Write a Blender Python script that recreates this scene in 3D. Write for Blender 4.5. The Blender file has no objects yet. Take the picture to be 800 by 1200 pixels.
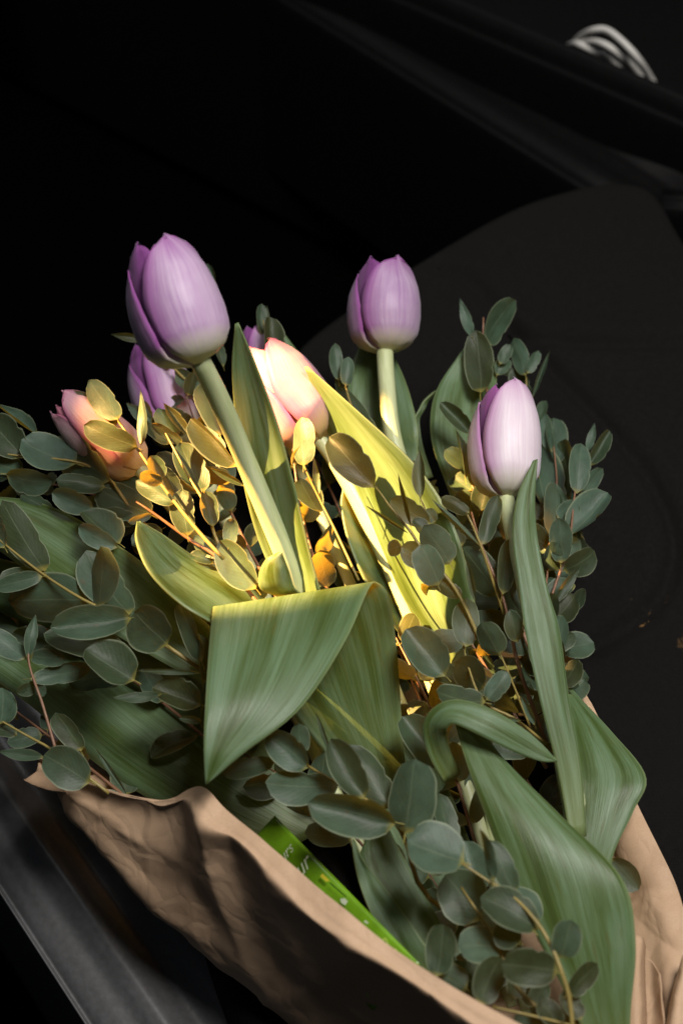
import bpy, math, random
import numpy as np
from mathutils import Vector, Matrix, noise

scene = bpy.context.scene
col = scene.collection
random.seed(7)

# ------------------------------------------------------------------ camera
TH = math.radians(52)                       # looking down into the car
FV = Vector((0, math.cos(TH), -math.sin(TH)))
RV = Vector((1, 0, 0))
UV_ = Vector((0, math.sin(TH), math.cos(TH)))
HALF = math.radians(19)
FPX = 600 / math.tan(HALF)
CAM = Vector((0, 0, 0.085)) - FV * 0.73
cd = bpy.data.cameras.new('camera'); cam = bpy.data.objects.new('camera', cd); col.objects.link(cam)
cam.location = CAM
cam.rotation_euler = (math.pi / 2 - TH, 0, 0)
cd.sensor_fit = 'VERTICAL'; cd.sensor_height = 36; cd.sensor_width = 24
cd.lens = 18 / math.tan(HALF)
cd.clip_start = 0.02; cd.clip_end = 50
cd.dof.use_dof = True; cd.dof.focus_distance = 0.70; cd.dof.aperture_fstop = 7.1
scene.camera = cam


def P(px, py, h):
    """the point of the place that is h metres above the seat and seen at this pixel"""
    d = FV + RV * ((px - 400) / FPX) + UV_ * ((600 - py) / FPX)
    return CAM + d * ((h - CAM.z) / d.z)


def pxsize(p):
    return (p - CAM).dot(FV) / FPX


# ------------------------------------------------------------------ light
w = bpy.data.worlds.new('World'); scene.world = w; w.use_nodes = True
bg = w.node_tree.nodes['Background']
bg.inputs[0].default_value = (0.75, 0.85, 1.0, 1); bg.inputs[1].default_value = 0.022


def aim(o, target):
    o.rotation_euler = (target - o.location).to_track_quat('-Z', 'Y').to_euler()


kd = bpy.data.lights.new('daylight_through_door', 'AREA'); kd.shape = 'RECTANGLE'
kd.size = 0.36; kd.size_y = 0.30; kd.energy = 14.0; kd.color = (1.0, 0.965, 0.92)
key = bpy.data.objects.new('daylight_through_door', kd); col.objects.link(key)
key.location = (0.30, -0.10, 1.12); aim(key, Vector((0.02, 0.0, 0.05)))

wd_ = bpy.data.lights.new('daylight_through_windscreen', 'AREA'); wd_.shape = 'RECTANGLE'
wd_.size = 0.9; wd_.size_y = 0.35; wd_.energy = 3.0; wd_.color = (0.96, 0.98, 1.0)
wsl = bpy.data.objects.new('daylight_through_windscreen', wd_); col.objects.link(wsl)
wsl.location = (-0.35, 0.75, 1.15); aim(wsl, Vector((-0.05, -0.05, 0.05)))

sd = bpy.data.lights.new('low_sun_through_window', 'SPOT')
sd.energy = 5300; sd.color = (1.0, 0.54, 0.18); sd.spot_size = math.radians(3.42); sd.spot_blend = 0.12
sd.shadow_soft_size = 0.012
sun = bpy.data.objects.new('low_sun_through_window', sd); col.objects.link(sun)
SUNT = P(330, 575, 0.095) + Vector((0, -0.007, 0.0125))
sun.location = SUNT + Vector((-0.74, 0.30, 0.56)).normalized() * 2.6
aim(sun, SUNT)
sun.scale = (1.0, 0.50, 1.0)

scene.view_settings.view_transform = 'Standard'
scene.view_settings.look = 'None'
scene.view_settings.exposure = 0.0
scene.view_settings.gamma = 1.0
scene.render.engine = 'CYCLES'
scene.cycles.max_bounces = 8


# ------------------------------------------------------------------ materials
class Mat:
    def __init__(s, name):
        s.m = bpy.data.materials.new(name); s.m.use_nodes = True
        s.t = s.m.node_tree; s.n = s.t.nodes; s.l = s.t.links
        s.b = s.n['Principled BSDF']; s.out = s.n['Material Output']

    def node(s, typ, **kw):
        x = s.n.new(typ)
        for k, v in kw.items():
            if k.startswith('in_'):
                key = k[3:]
                x.inputs[int(key) if key.isdigit() else key].default_value = v
            else:
                setattr(x, k, v)
        return x

    def link(s, a, b): s.l.new(a, b)

    def ramp(s, fac, stops, interp='LINEAR'):
        r = s.n.new('ShaderNodeValToRGB'); r.color_ramp.interpolation = interp
        e = r.color_ramp.elements
        while len(e) < len(stops): e.new(0.5)
        for i, (p, c) in enumerate(stops):
            e[i].position = p; e[i].color = (*c, 1) if len(c) == 3 else c
        s.link(fac, r.inputs[0]); return r.outputs[0]

    def mix(s, fac, a, b, mode='MIX'):
        x = s.n.new('ShaderNodeMix'); x.data_type = 'RGBA'; x.blend_type = mode
        if isinstance(fac, (int, float)): x.inputs[0].default_value = fac
        else: s.link(fac, x.inputs[0])
        for i, v in ((6, a), (7, b)):
            if isinstance(v, tuple): x.inputs[i].default_value = (*v, 1)
            else: s.link(v, x.inputs[i])
        return x.outputs[2]

    def math(s, op, a, b=None):
        x = s.n.new('ShaderNodeMath'); x.operation = op
        for i, v in enumerate((a, b)):
            if v is None: continue
            if isinstance(v, (int, float)): x.inputs[i].default_value = v
            else: s.link(v, x.inputs[i])
        return x.outputs[0]

    def uv(s, sx=1, sy=1):
        tc = s.n.new('ShaderNodeTexCoord'); mp = s.n.new('ShaderNodeMapping')
        mp.inputs['Scale'].default_value = (sx, sy, 1); s.link(tc.outputs['UV'], mp.inputs[0])
        oi = s.n.new('ShaderNodeObjectInfo'); cx = s.n.new('ShaderNodeCombineXYZ')
        s.link(s.math('MULTIPLY', oi.outputs['Random'], 37.0), cx.inputs[0])
        s.link(s.math('MULTIPLY', oi.outputs['Random'], 91.0), cx.inputs[1])
        s.link(cx.outputs[0], mp.inputs['Location'])
        return mp.outputs[0]

    def rawuv(s):
        tc = s.n.new('ShaderNodeTexCoord'); sp = s.n.new('ShaderNodeSeparateXYZ')
        s.link(tc.outputs['UV'], sp.inputs[0]); return sp.outputs[0], sp.outputs[1]

    def noise(s, vec, scale, detail=3, rough=0.55):
        x = s.node('ShaderNodeTexNoise'); x.inputs['Scale'].default_value = scale
        x.inputs['Detail'].default_value = detail; x.inputs['Roughness'].default_value = rough
        if vec is not None: s.link(vec, x.inputs['Vector'])
        return x.outputs[0]

    def obj(s):
        return s.n.new('ShaderNodeTexCoord').outputs['Object']

    def bump(s, h, strength, dist):
        b = s.node('ShaderNodeBump'); b.inputs['Strength'].default_value = strength
        b.inputs['Distance'].default_value = dist; s.link(h, b.inputs['Height'])
        s.link(b.outputs[0], s.b.inputs['Normal']); return b.outputs[0]

    def translucent(s, colr, fac, nrm=None):
        tr = s.n.new('ShaderNodeBsdfTranslucent')
        if isinstance(colr, tuple): tr.inputs[0].default_value = (*colr, 1)
        else: s.link(colr, tr.inputs[0])
        if nrm: s.link(nrm, tr.inputs['Normal'])
        mx = s.n.new('ShaderNodeMixShader'); mx.inputs[0].default_value = fac
        s.link(s.b.outputs[0], mx.inputs[1]); s.link(tr.outputs[0], mx.inputs[2])
        s.link(mx.outputs[0], s.out.inputs[0])


def plain(name, colr, rough=0.5, spec=0.5, noise_amt=0.25, scale=60, bump=0.0):
    m = Mat(name)
    n = m.noise(m.obj(), scale, 4)
    dark = tuple(c * (1 - noise_amt) for c in colr); lite = tuple(min(1, c * (1 + noise_amt)) for c in colr)
    m.link(m.ramp(n, [(0.3, dark), (0.7, lite)]), m.b.inputs['Base Color'])
    m.b.inputs['Roughness'].default_value = rough
    m.b.inputs['Specular IOR Level'].default_value = spec
    if bump: m.bump(n, bump, 0.001)
    return m.m


def tulip_leaf_mat():
    m = Mat('tulip_leaf_skin')
    u, v = m.rawuv()
    st = m.noise(m.uv(44, 1.1), 1.0, 4, 0.65)            # long parallel veins
    fine = m.noise(m.uv(90, 2.0), 1.0, 3, 0.6)
    pat = m.noise(m.uv(3.4, 1.7), 1.0, 5, 0.6)          # where the waxy bloom is rubbed off
    k = m.math('ADD', m.math('MULTIPLY', st, 0.24), m.math('MULTIPLY', pat, 0.84))
    c = m.ramp(k, [(0.38, (0.040, 0.075, 0.012)), (0.47, (0.075, 0.130, 0.036)), (0.57, (0.130, 0.218, 0.108)), (0.72, (0.205, 0.310, 0.200))])
    fv = m.ramp(fine, [(0.35, (0.80, 0.81, 0.75)), (0.65, (1.12, 1.12, 1.1))])
    c = m.mix(1.0, c, fv, 'MULTIPLY')
    spots = m.noise(m.uv(14, 9), 1.0, 2, 0.5)
    c = m.mix(m.ramp(spots, [(0.62, (0, 0, 0)), (0.72, (0.5, 0.5, 0.5))]), c, (0.10, 0.105, 0.025))
    e = m.ramp(m.math('ABSOLUTE', m.math('SUBTRACT', u, 0.5)), [(0.465, (0, 0, 0)), (0.498, (1, 1, 1))])
    c = m.mix(m.math('MULTIPLY', e, 0.55), c, (0.33, 0.42, 0.20))
    # paler towards the sheath at the foot
    c = m.mix(m.ramp(v, [(0.0, (0.45,) * 3), (0.22, (0, 0, 0))]), c, (0.28, 0.34, 0.12))
    m.link(c, m.b.inputs['Base Color'])
    m.b.inputs['Roughness'].default_value = 0.38
    m.b.inputs['Specular IOR Level'].default_value = 0.45
    nb = m.bump(m.math('ADD', fine, m.math('MULTIPLY', st, 0.5)), 0.34, 0.0005)
    m.translucent(m.mix(st, (0.46, 0.46, 0.05), (0.80, 0.66, 0.18)), 0.34, nb)
    return m.m


def euc_mat():
    m = Mat('eucalyptus_leaf_skin')
    u, v = m.rawuv()
    oi = m.n.new('ShaderNodeObjectInfo')
    c = m.ramp(oi.outputs['Random'], [(0.0, (0.027, 0.038, 0.014)), (0.25, (0.034, 0.058, 0.030)), (0.6, (0.050, 0.092, 0.058)), (1.0, (0.068, 0.120, 0.086))])
    pat = m.noise(m.uv(2.2, 2.2), 1.0, 5, 0.65)
    c = m.mix(1.0, c, m.ramp(pat, [(0.3, (0.62, 0.64, 0.60)), (0.7, (1.28, 1.26, 1.26))]), 'MULTIPLY')
    speck = m.noise(m.uv(26, 26), 1.0, 2, 0.5)
    c = m.mix(m.ramp(speck, [(0.63, (0, 0, 0)), (0.72, (0.45, 0.45, 0.45))]), c, (0.075, 0.085, 0.045))
    blot = m.noise(m.uv(4.5, 4.5), 1.0, 3, 0.6)
    c = m.mix(m.ramp(blot, [(0.66, (0, 0, 0)), (0.71, (0.6, 0.6, 0.6))]), c, (0.085, 0.060, 0.025))
    au = m.math('ABSOLUTE', m.math('SUBTRACT', u, 0.5))
    c = m.mix(m.ramp(au, [(0.0, (0.32,) * 3), (0.014, (0.08,) * 3), (0.026, (0, 0, 0))]), c, (0.26, 0.31, 0.19))
    # faint side veins
    wv = m.math('SINE', m.math('MULTIPLY', m.math('SUBTRACT', v, m.math('MULTIPLY', au, 0.9)), 60.0))
    c = m.mix(m.math('MULTIPLY', m.math('MAXIMUM', wv, 0.0), 0.025), c, (0.25, 0.33, 0.24))
    c = m.mix(m.ramp(au, [(0.455, (0, 0, 0)), (0.495, (0.75,) * 3)]), c, (0.27, 0.31, 0.20))
    c = m.mix(m.ramp(v, [(0.0, (0.7,) * 3), (0.10, (0, 0, 0))]), c, (0.36, 0.30, 0.06))
    m.link(c, m.b.inputs['Base Color'])
    m.b.inputs['Roughness'].default_value = 0.46
    m.b.inputs['Specular IOR Level'].default_value = 0.3
    nb = m.bump(m.math('ADD', pat, m.math('MULTIPLY', wv, 0.02)), 0.4, 0.0009)
    m.translucent((0.62, 0.42, 0.05), 0.26, nb)
    return m.m


def petal_mat(name, body, rim, pale, base):
    m = Mat(name)
    u, v = m.rawuv()
    st = m.noise(m.uv(34, 1.2), 1.0, 4, 0.6)
    pat = m.noise(m.uv(3, 2.2), 1.0, 3)
    au = m.math('MULTIPLY', m.math('ABSOLUTE', m.math('SUBTRACT', u, 0.5)), 2.0)
    c = m.mix(m.ramp(m.math('ADD', m.math('MULTIPLY', st, 0.55), m.math('MULTIPLY', pat, 0.5)), [(0.38, (0, 0, 0)), (0.66, (1, 1, 1))]), body, pale)
    e = m.math('MAXIMUM', m.ramp(au, [(0.55, (0, 0, 0)), (1.0, (1, 1, 1))]), m.ramp(v, [(0.70, (0, 0, 0)), (1.0, (0.8,) * 3)]))
    c = m.mix(e, c, rim)
    rib = m.ramp(au, [(0.0, (0.35,) * 3), (0.12, (0, 0, 0))])
    c = m.mix(rib, c, pale)
    f = m.math('ADD', v, m.math('MULTIPLY', m.math('SUBTRACT', st, 0.5), 0.16))
    c = m.mix(m.ramp(f, [(0.03, (1, 1, 1)), (0.20, (0, 0, 0))]), c, base)
    m.link(c, m.b.inputs['Base Color'])
    m.b.inputs['Roughness'].default_value = 0.42
    m.b.inputs['Specular IOR Level'].default_value = 0.35
    m.b.inputs['Sheen Weight'].default_value = 0.15
    nb = m.bump(st, 0.30, 0.0007)
    m.translucent(c, 0.16, nb)
    return m.m


def stem_mat(name, a, b):
    m = Mat(name)
    u, v = m.rawuv()
    st = m.noise(m.uv(8, 3), 1.0, 4)
    m.link(m.ramp(st, [(0.3, a), (0.7, b)]), m.b.inputs['Base Color'])
    m.b.inputs['Roughness'].default_value = 0.42
    m.bump(m.noise(m.uv(30, 4), 1.0, 3), 0.3, 0.0006)
    return m.m


def paper_mat():
    m = Mat('kraft_paper')
    o = m.obj()
    mp = m.node('ShaderNodeMapping'); mp.inputs['Scale'].default_value = (1, 1, 6); m.link(o, mp.inputs[0])
    fib = m.noise(mp.outputs[0], 1300, 3, 0.6)
    big = m.noise(o, 18, 4)
    c = m.ramp(fib, [(0.3, (0.47, 0.315, 0.20)), (0.7, (0.54, 0.37, 0.24))])
    c = m.mix(1.0, c, m.ramp(big, [(0.3, (0.86, 0.84, 0.82)), (0.7, (1.08, 1.08, 1.08))]), 'MULTIPLY')
    m.link(c, m.b.inputs['Base Color'])
    m.b.inputs['Roughness'].default_value = 0.62
    m.b.inputs['Specular IOR Level'].default_value = 0.3
    vo = m.node('ShaderNodeTexVoronoi', feature='DISTANCE_TO_EDGE'); vo.inputs['Scale'].default_value = 26
    wp = m.node('ShaderNodeTexNoise'); wp.inputs['Scale'].default_value = 30; m.link(o, wp.inputs['Vector'])
    av = m.node('ShaderNodeVectorMath', operation='MULTIPLY_ADD'); m.link(wp.outputs[1], av.inputs[0]); av.inputs[1].default_value = (0.03, 0.03, 0.03); m.link(o, av.inputs[2])
    m.link(av.outputs[0], vo.inputs['Vector'])
    v2 = m.node('ShaderNodeTexVoronoi', feature='DISTANCE_TO_EDGE'); v2.inputs['Scale'].default_value = 70; m.link(av.outputs[0], v2.inputs['Vector'])
    cr = m.math('ADD', m.math('MINIMUM', vo.outputs[0], 0.35), m.math('MULTIPLY', m.math('MINIMUM', v2.outputs[0], 0.2), 0.35))
    cr = m.math('ADD', cr, m.math('MULTIPLY', fib, 0.02))
    m.bump(cr, 0.45, 0.006)
    return m.m


def fabric_mat():
    m = Mat('charcoal_seat_fabric')
    o = m.obj()
    wx = m.node('ShaderNodeTexWave', bands_direction='X'); wx.inputs['Scale'].default_value = 420; wx.inputs['Distortion'].default_value = 1.2
    wy = m.node('ShaderNodeTexWave', bands_direction='Y'); wy.inputs['Scale'].default_value = 420; wy.inputs['Distortion'].default_value = 1.2
    m.link(o, wx.inputs[0]); m.link(o, wy.inputs[0])
    wv = m.math('MULTIPLY', wx.outputs[1], wy.outputs[1])
    n = m.noise(o, 520, 3, 0.7)
    k = m.math('ADD', m.math('MULTIPLY', wv, 0.4), m.math('MULTIPLY', n, 0.6))
    m.link(m.ramp(k, [(0.25, (0.0020, 0.0018, 0.0016)), (0.75, (0.0105, 0.0096, 0.0086))]), m.b.inputs['Base Color'])
    m.b.inputs['Roughness'].default_value = 0.9
    m.b.inputs['Specular IOR Level'].default_value = 0.15
    m.bump(k, 0.5, 0.0008)
    return m.m


M = dict(
    tleaf=tulip_leaf_mat(), euc=euc_mat(),
    petal=petal_mat('lilac_petal', (0.385, 0.225, 0.415), (0.30, 0.075, 0.30), (0.55, 0.405, 0.555), (0.66, 0.64, 0.46)),
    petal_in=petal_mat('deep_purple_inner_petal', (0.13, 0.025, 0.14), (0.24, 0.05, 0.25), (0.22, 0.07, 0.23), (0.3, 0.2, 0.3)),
    ppale=petal_mat('pale_lilac_petal', (0.72, 0.58, 0.68), (0.50, 0.22, 0.45), (0.84, 0.74, 0.80), (0.74, 0.70, 0.56)),
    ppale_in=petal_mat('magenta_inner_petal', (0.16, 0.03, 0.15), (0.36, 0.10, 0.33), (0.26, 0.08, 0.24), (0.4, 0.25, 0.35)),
    pink=petal_mat('pink_petal', (0.50, 0.19, 0.28), (0.50, 0.08, 0.22), (0.58, 0.33, 0.37), (0.62, 0.44, 0.20)),
    pink_pale=petal_mat('pale_pink_petal', (0.70, 0.42, 0.47), (0.58, 0.17, 0.30), (0.76, 0.56, 0.57), (0.70, 0.52, 0.26)),
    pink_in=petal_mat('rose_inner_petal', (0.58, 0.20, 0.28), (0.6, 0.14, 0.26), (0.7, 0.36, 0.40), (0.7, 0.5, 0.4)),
    tstem=stem_mat('tulip_stem_skin', (0.40, 0.45, 0.22), (0.54, 0.58, 0.34)),
    estem=stem_mat('eucalyptus_twig_bark', (0.19, 0.14, 0.035), (0.30, 0.23, 0.06)),
    estem_red=stem_mat('eucalyptus_red_twig_bark', (0.16, 0.075, 0.045), (0.25, 0.13, 0.07)),
    paper=paper_mat(), fabric=fabric_mat(),
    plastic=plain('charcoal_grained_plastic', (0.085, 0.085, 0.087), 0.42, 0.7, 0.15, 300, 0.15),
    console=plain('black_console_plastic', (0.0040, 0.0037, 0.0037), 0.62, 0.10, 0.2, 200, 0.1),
    carpet=plain('black_footwell_carpet', (0.0012, 0.0012, 0.0012), 0.95, 0.0, 0.4, 500, 0.4),
    cable=plain('white_cable_rubber', (0.62, 0.60, 0.56), 0.45, 0.4, 0.04, 80),
    sachet=plain('green_foil_print', (0.125, 0.265, 0.010), 0.30, 0.5, 0.30, 60),
    white_ink=plain('white_ink', (0.62, 0.68, 0.50), 0.5, 0.3, 0.1),
    lime_ink=plain('lime_ink', (0.45, 0.60, 0.10), 0.5, 0.3, 0.1),
    cyan_ink=plain('pale_blue_ink', (0.42, 0.62, 0.66), 0.5, 0.3, 0.1),
    dark_ink=plain('dark_green_ink', (0.015, 0.05, 0.012), 0.5, 0.3, 0.1),
    yellow_ink=plain('yellow_ink', (0.60, 0.52, 0.04), 0.5, 0.3, 0.1),
)


# ------------------------------------------------------------------ mesh helpers
def catmull(pts, n):
    """n samples along a smooth line through the rows of pts (k x ...)"""
    a = np.asarray(pts, float); k = len(a)
    if k == 2:
        t = np.linspace(0, 1, n).reshape((-1,) + (1,) * (a.ndim - 1)); return a[0] * (1 - t) + a[1] * t
    ext = np.concatenate([[2 * a[0] - a[1]], a, [2 * a[-1] - a[-2]]])
    out = []
    for x in np.linspace(0, k - 1, n):
        i = min(int(x), k - 2); t = x - i
        p0, p1, p2, p3 = ext[i:i + 4]
        out.append(0.5 * ((2 * p1) + (-p0 + p2) * t + (2 * p0 - 5 * p1 + 4 * p2 - p3) * t * t + (-p0 + 3 * p1 - 3 * p2 + p3) * t ** 3))
    return np.array(out)


def thing(name, label, cat, loc, group=None):
    o = bpy.data.objects.new(name, None); col.objects.link(o)
    o.empty_display_size = 0.01; o.location = loc
    o['label'] = label; o['category'] = cat
    if group: o['group'] = group
    return o


def link_mesh(name, verts, faces, mat, parent=None, uvs=None, smooth=True):
    off = parent.location if parent else Vector((0, 0, 0))
    if parent and parent.parent: off = off + parent.parent.location
    me = bpy.data.meshes.new(name)
    me.from_pydata([tuple(Vector(v) - off) for v in verts], [], faces)
    if uvs is not None:
        ul = me.uv_layers.new(name='UVMap')
        for l in me.loops: ul.data[l.index].uv = uvs[l.vertex_index]
    if smooth: me.polygons.foreach_set('use_smooth', [True] * len(me.polygons))
    me.materials.append(mat); me.update()
    o = bpy.data.objects.new(name, me); col.objects.link(o)
    if parent: o.parent = parent
    return o


def sheet(name, G, mat, parent, thick=0.0007):
    """a closed thin sheet from a grid of points G (n x m x 3); uv = (across, along)"""
    n, m, _ = G.shape
    du = np.gradient(G, axis=0); dv = np.gradient(G, axis=1)
    N = np.cross(du, dv); L = np.linalg.norm(N, axis=2, keepdims=True); L[L < 1e-12] = 1; N = N / L
    V = np.concatenate([(G + N * thick / 2).reshape(-1, 3), (G - N * thick / 2).reshape(-1, 3)])
    uv = [(j / (m - 1), i / (n - 1)) for i in range(n) for j in range(m)] * 2
    F = []; S = n * m
    for i in range(n - 1):
        for j in range(m - 1):
            a, b, c, d = i * m + j, i * m + j + 1, (i + 1) * m + j + 1, (i + 1) * m + j
            F.append((a, d, c, b)); F.append((S + a, S + b, S + c, S + d))
    ring = [j for j in range(m)] + [i * m + m - 1 for i in range(1, n)] + [(n - 1) * m + j for j in range(m - 2, -1, -1)] + [i * m for i in range(n - 2, 0, -1)]
    for q in range(len(ring)):
        a, b = ring[q], ring[(q + 1) % len(ring)]
        F.append((a, b, S + b, S + a))
    return link_mesh(name, V, F, mat, parent, uv)


def tube(name, pts, radii, mat, parent, sides=10, n=24, cap=True):
    C = catmull([tuple(p) for p in pts], n); R = catmull(np.array(radii, float).reshape(-1, 1), n)[:, 0]
    T = np.gradient(C, axis=0); V = []; uv = []
    ref = Vector((0.3, 0.2, 1)).normalized()
    for i in range(n):
        t = Vector(T[i]).normalized(); a = t.cross(ref).normalized(); b = t.cross(a)
        for s in range(sides):
            an = 2 * math.pi * s / sides
            V.append(Vector(C[i]) + (a * math.cos(an) + b * math.sin(an)) * R[i]); uv.append((s / sides, i / n * 3))
    F = [(i * sides + s, i * sides + (s + 1) % sides, (i + 1) * sides + (s + 1) % sides, (i + 1) * sides + s) for i in range(n - 1) for s in range(sides)]
    if cap: F += [tuple(range(sides))[::-1], tuple((n - 1) * sides + s for s in range(sides))]
    return link_mesh(name, V, F, mat, parent, uv)


def wob(p, s, amp, seed=0):
    return noise.noise(Vector(p) * s + Vector((seed * 7.3, seed * 3.1, seed))) * amp


def ribbon(parent, spine, cup=0.12, rolls=None, wave=0.0015, seed=0, n=36, m=11, thick=0.0008, ruffle=0.0):
    """a strap leaf from (px, py, h, width px) rows, foot first"""
    pts = catmull([tuple(P(a, b, h)) for a, b, h, _ in spine], n)
    ws = np.maximum(catmull(np.array([[x[3]] for x in spine], float), n)[:, 0], 0.6)
    rl = catmull(np.array([[r] for r in (rolls or [0] * len(spine))], float), n)[:, 0]
    T = np.gradient(pts, axis=0); G = np.zeros((n, m, 3))
    for i in range(n):
        p = Vector(pts[i]); t = Vector(T[i]).normalized(); view = (CAM - p).normalized()
        side = t.cross(view).normalized()
        side = Matrix.Rotation(math.radians(rl[i]), 3, t) @ side
        nr = side.cross(t).normalized()
        wd = ws[i] * pxsize(p)
        for j in range(m):
            s = j / (m - 1) * 2 - 1
            q = p + side * (s * wd / 2) + nr * (cup * wd * (s * s - 0.35))
            q = q + nr * (wob((i * 0.13, s * 0.9, seed), 1.0, wave) + ruffle * math.sin(i * 0.55 + seed) * abs(s) ** 3)
            G[i, j] = q
    return sheet('leaf', G, M['tleaf'], parent, thick)


def rails(parent, rows, bulge=0.0, seed=0, n=40, m=13, wave=0.0012, thick=0.0008, name='leaf', mat=None, crease=None):
    """a leaf from rows (left px, py, h, right px, py, h[, bulge]) foot first"""
    A = catmull([tuple(P(*r[0:3])) for r in rows], n); B = catmull([tuple(P(*r[3:6])) for r in rows], n)
    bl = catmull(np.array([[r[6] if len(r) > 6 else bulge] for r in rows], float), n)[:, 0]
    G = np.zeros((n, m, 3))
    for i in range(n):
        a, b = Vector(A[i]), Vector(B[i]); mid = (a + b) / 2; view = (CAM - mid).normalized()
        wd = (b - a).length
        for j in range(m):
            s = j / (m - 1); k = 4 * s * (1 - s)
            q = a.lerp(b, s) + view * (bl[i] * wd * k) + view * wob((i * 0.12, s * 2.0, seed), 1.0, wave) * min(1, wd / 0.01)
            G[i, j] = q
    return sheet(name, G, mat or M['tleaf'], parent, thick)


# ---- eucalyptus leaves: a few shared meshes, length 1 along +Y, facing +Z
def leaf_mesh(kind, curl, fold, twist, seed):
    rng = random.Random(seed); n, m = 13, 7; V = []; uv = []
    ph = rng.uniform(0, 6)
    for i in range(n):
        t = i / (n - 1)
        if kind == 'round': wv = math.sqrt(max(0, 1 - (2 * t - 1) ** 2)) ** 0.92
        elif kind == 'pointed': wv = math.sin(math.pi * t ** 0.85) ** 0.95 * (1 - 0.25 * max(0, t - 0.6))
        else: wv = math.sqrt(max(0, 1 - (2 * t ** 0.95 - 1) ** 2)) ** (1.0 if t > 0.5 else 1.15)
        wv = max(wv, 0.02 if t < 0.99 else 0.0)
        if t < 0.06: wv = min(wv, 0.10 + t * 4)
        for j in range(m):
            s = j / (m - 1) * 2 - 1
            tw = twist * (t - 0.3) * s * 0.5
            x = s * 0.5 * wv * (1 + 0.03 * math.sin(7 * t + ph) + (0.05 * noise.noise(Vector((t * 6, s * 1.5, ph * 3)))) - (0.14 if (seed % 3 == 1 and s > 0.9 and 5 <= i <= 5) else 0))  + 0.03 * math.sin(3 * t + ph)
            z = curl * (t - 0.5) ** 2 - curl * 0.25 + fold * (abs(s) ** 1.5) * wv * 0.5 + tw * wv * 0.5 + 0.012 * math.sin(9 * t + 3 * s + ph)
            V.append((x, t, z)); uv.append((j / (m - 1), t))
    F = [(i * m + j, i * m + j + 1, (i + 1) * m + j + 1, (i + 1) * m + j) for i in range(n - 1) for j in range(m - 1)]
    # stalk
    b = len(V)
    for y, r in ((-0.13, 0.016), (-0.05, 0.016), (0.05, 0.010)):
        for s in range(4):
            V.append((r * math.cos(s * math.pi / 2), y, r * math.sin(s * math.pi / 2) - 0.012)); uv.append((0.5, 0.0))
    for k in range(2):
        for s in range(4):
            F.append((b + k * 4 + s, b + k * 4 + (s + 1) % 4, b + k * 4 + 4 + (s + 1) % 4, b + k * 4 + 4 + s))
    me = bpy.data.meshes.new('eucalyptus_leaf_' + kind); me.from_pydata(V, [], F)
    ul = me.uv_layers.new(name='UVMap')
    for l in me.loops: ul.data[l.index].uv = uv[l.vertex_index]
    me.polygons.foreach_set('use_smooth', [True] * len(me.polygons)); me.materials.append(M['euc']); me.update()
    return me


LM = {}
for kd_ in ('round', 'oval', 'pointed'):
    LM[kd_] = [leaf_mesh(kd_, c, f, t, 3 * i + len(kd_)) for i, (c, f, t) in enumerate([(0.25, 0.16, 0.1), (-0.35, 0.12, -0.35), (0.10, 0.40, 0.4), (-0.20, -0.22, 0.25), (0.55, 0.08, -0.2), (-0.55, 0.25, 0.3), (0.15, 0.55, -0.5), (0.3, -0.1, 0.6)])]


def euc_leaf(root, b, tip, width, roll=0.0, kind=None, rng=random):
    """b, tip are points in the place, width in metres"""
    y = tip - b; L = y.length
    if L < 1e-5: return
    y = y / L; view = (CAM - (b + tip) / 2).normalized()
    x = y.cross(view)
    if x.length < 0.05: x = y.cross(Vector((0.3, 0.1, 1)))
    x.normalize(); x = Matrix.Rotation(math.radians(roll), 3, y) @ x
    z = x.cross(y)
    if kind is None:
        r = width / L; kind = 'round' if r > 0.72 else ('oval' if r > 0.33 else 'pointed')
    me = rng.choice(LM[kind])
    o = bpy.data.objects.new('leaf', me); col.objects.link(o)
    mt = Matrix.Identity(4)
    for i in range(3):
        mt[i][0] = x[i] * width; mt[i][1] = y[i] * L; mt[i][2] = z[i] * L * 0.75
        mt[i][3] = b[i] - root.location[i]
    o.parent = root; o.matrix_local = mt
    return o


def sprig(label, stem, leaves, h, stem_r=2.2, red=False, seed=0, extra_stems=()):
    """stem rows (px, py, dh); leaves rows (base x, y, tip x, y, width px, roll, dh base, dh tip[, kind])"""
    rng = random.Random(seed)
    pts = [P(a, b, h + d) for a, b, d in stem]
    root = thing('eucalyptus_sprig', label, 'eucalyptus', pts[0], 'eucalyptus sprigs in the bouquet')
    mt = M['estem_red'] if red else M['estem']
    s = pxsize(pts[0])
    tube('stem', pts, [stem_r * s, stem_r * s * 0.8, stem_r * s * 0.45], mt, root, 8, 20)
    for es in extra_stems:
        tube('stem', [P(a, b, h + d) for a, b, d in es], [stem_r * s * 0.75, stem_r * s * 0.5], mt, root, 7, 14)
    for q in leaves:
        bx, by, tx, ty, wd = q[:5]
        roll = q[5] if len(q) > 5 else rng.uniform(-18, 18)
        d0 = q[6] if len(q) > 6 else rng.uniform(0, 0.006)
        d1 = q[7] if len(q) > 7 else d0 + rng.uniform(-0.006, 0.008)
        if abs(roll) <= 40 and wd > 9: roll = roll * 1.4 + rng.uniform(-32, 32)
        b = P(bx, by, h + d0); t = P(tx, ty, h + d1)
        wm = wd * pxsize(b)
        wm = wm / max(0.3, math.cos(math.radians(roll)))
        euc_leaf(root, b, t, wm, roll, q[8] if len(q) > 8 else None, rng)
    return root


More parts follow.
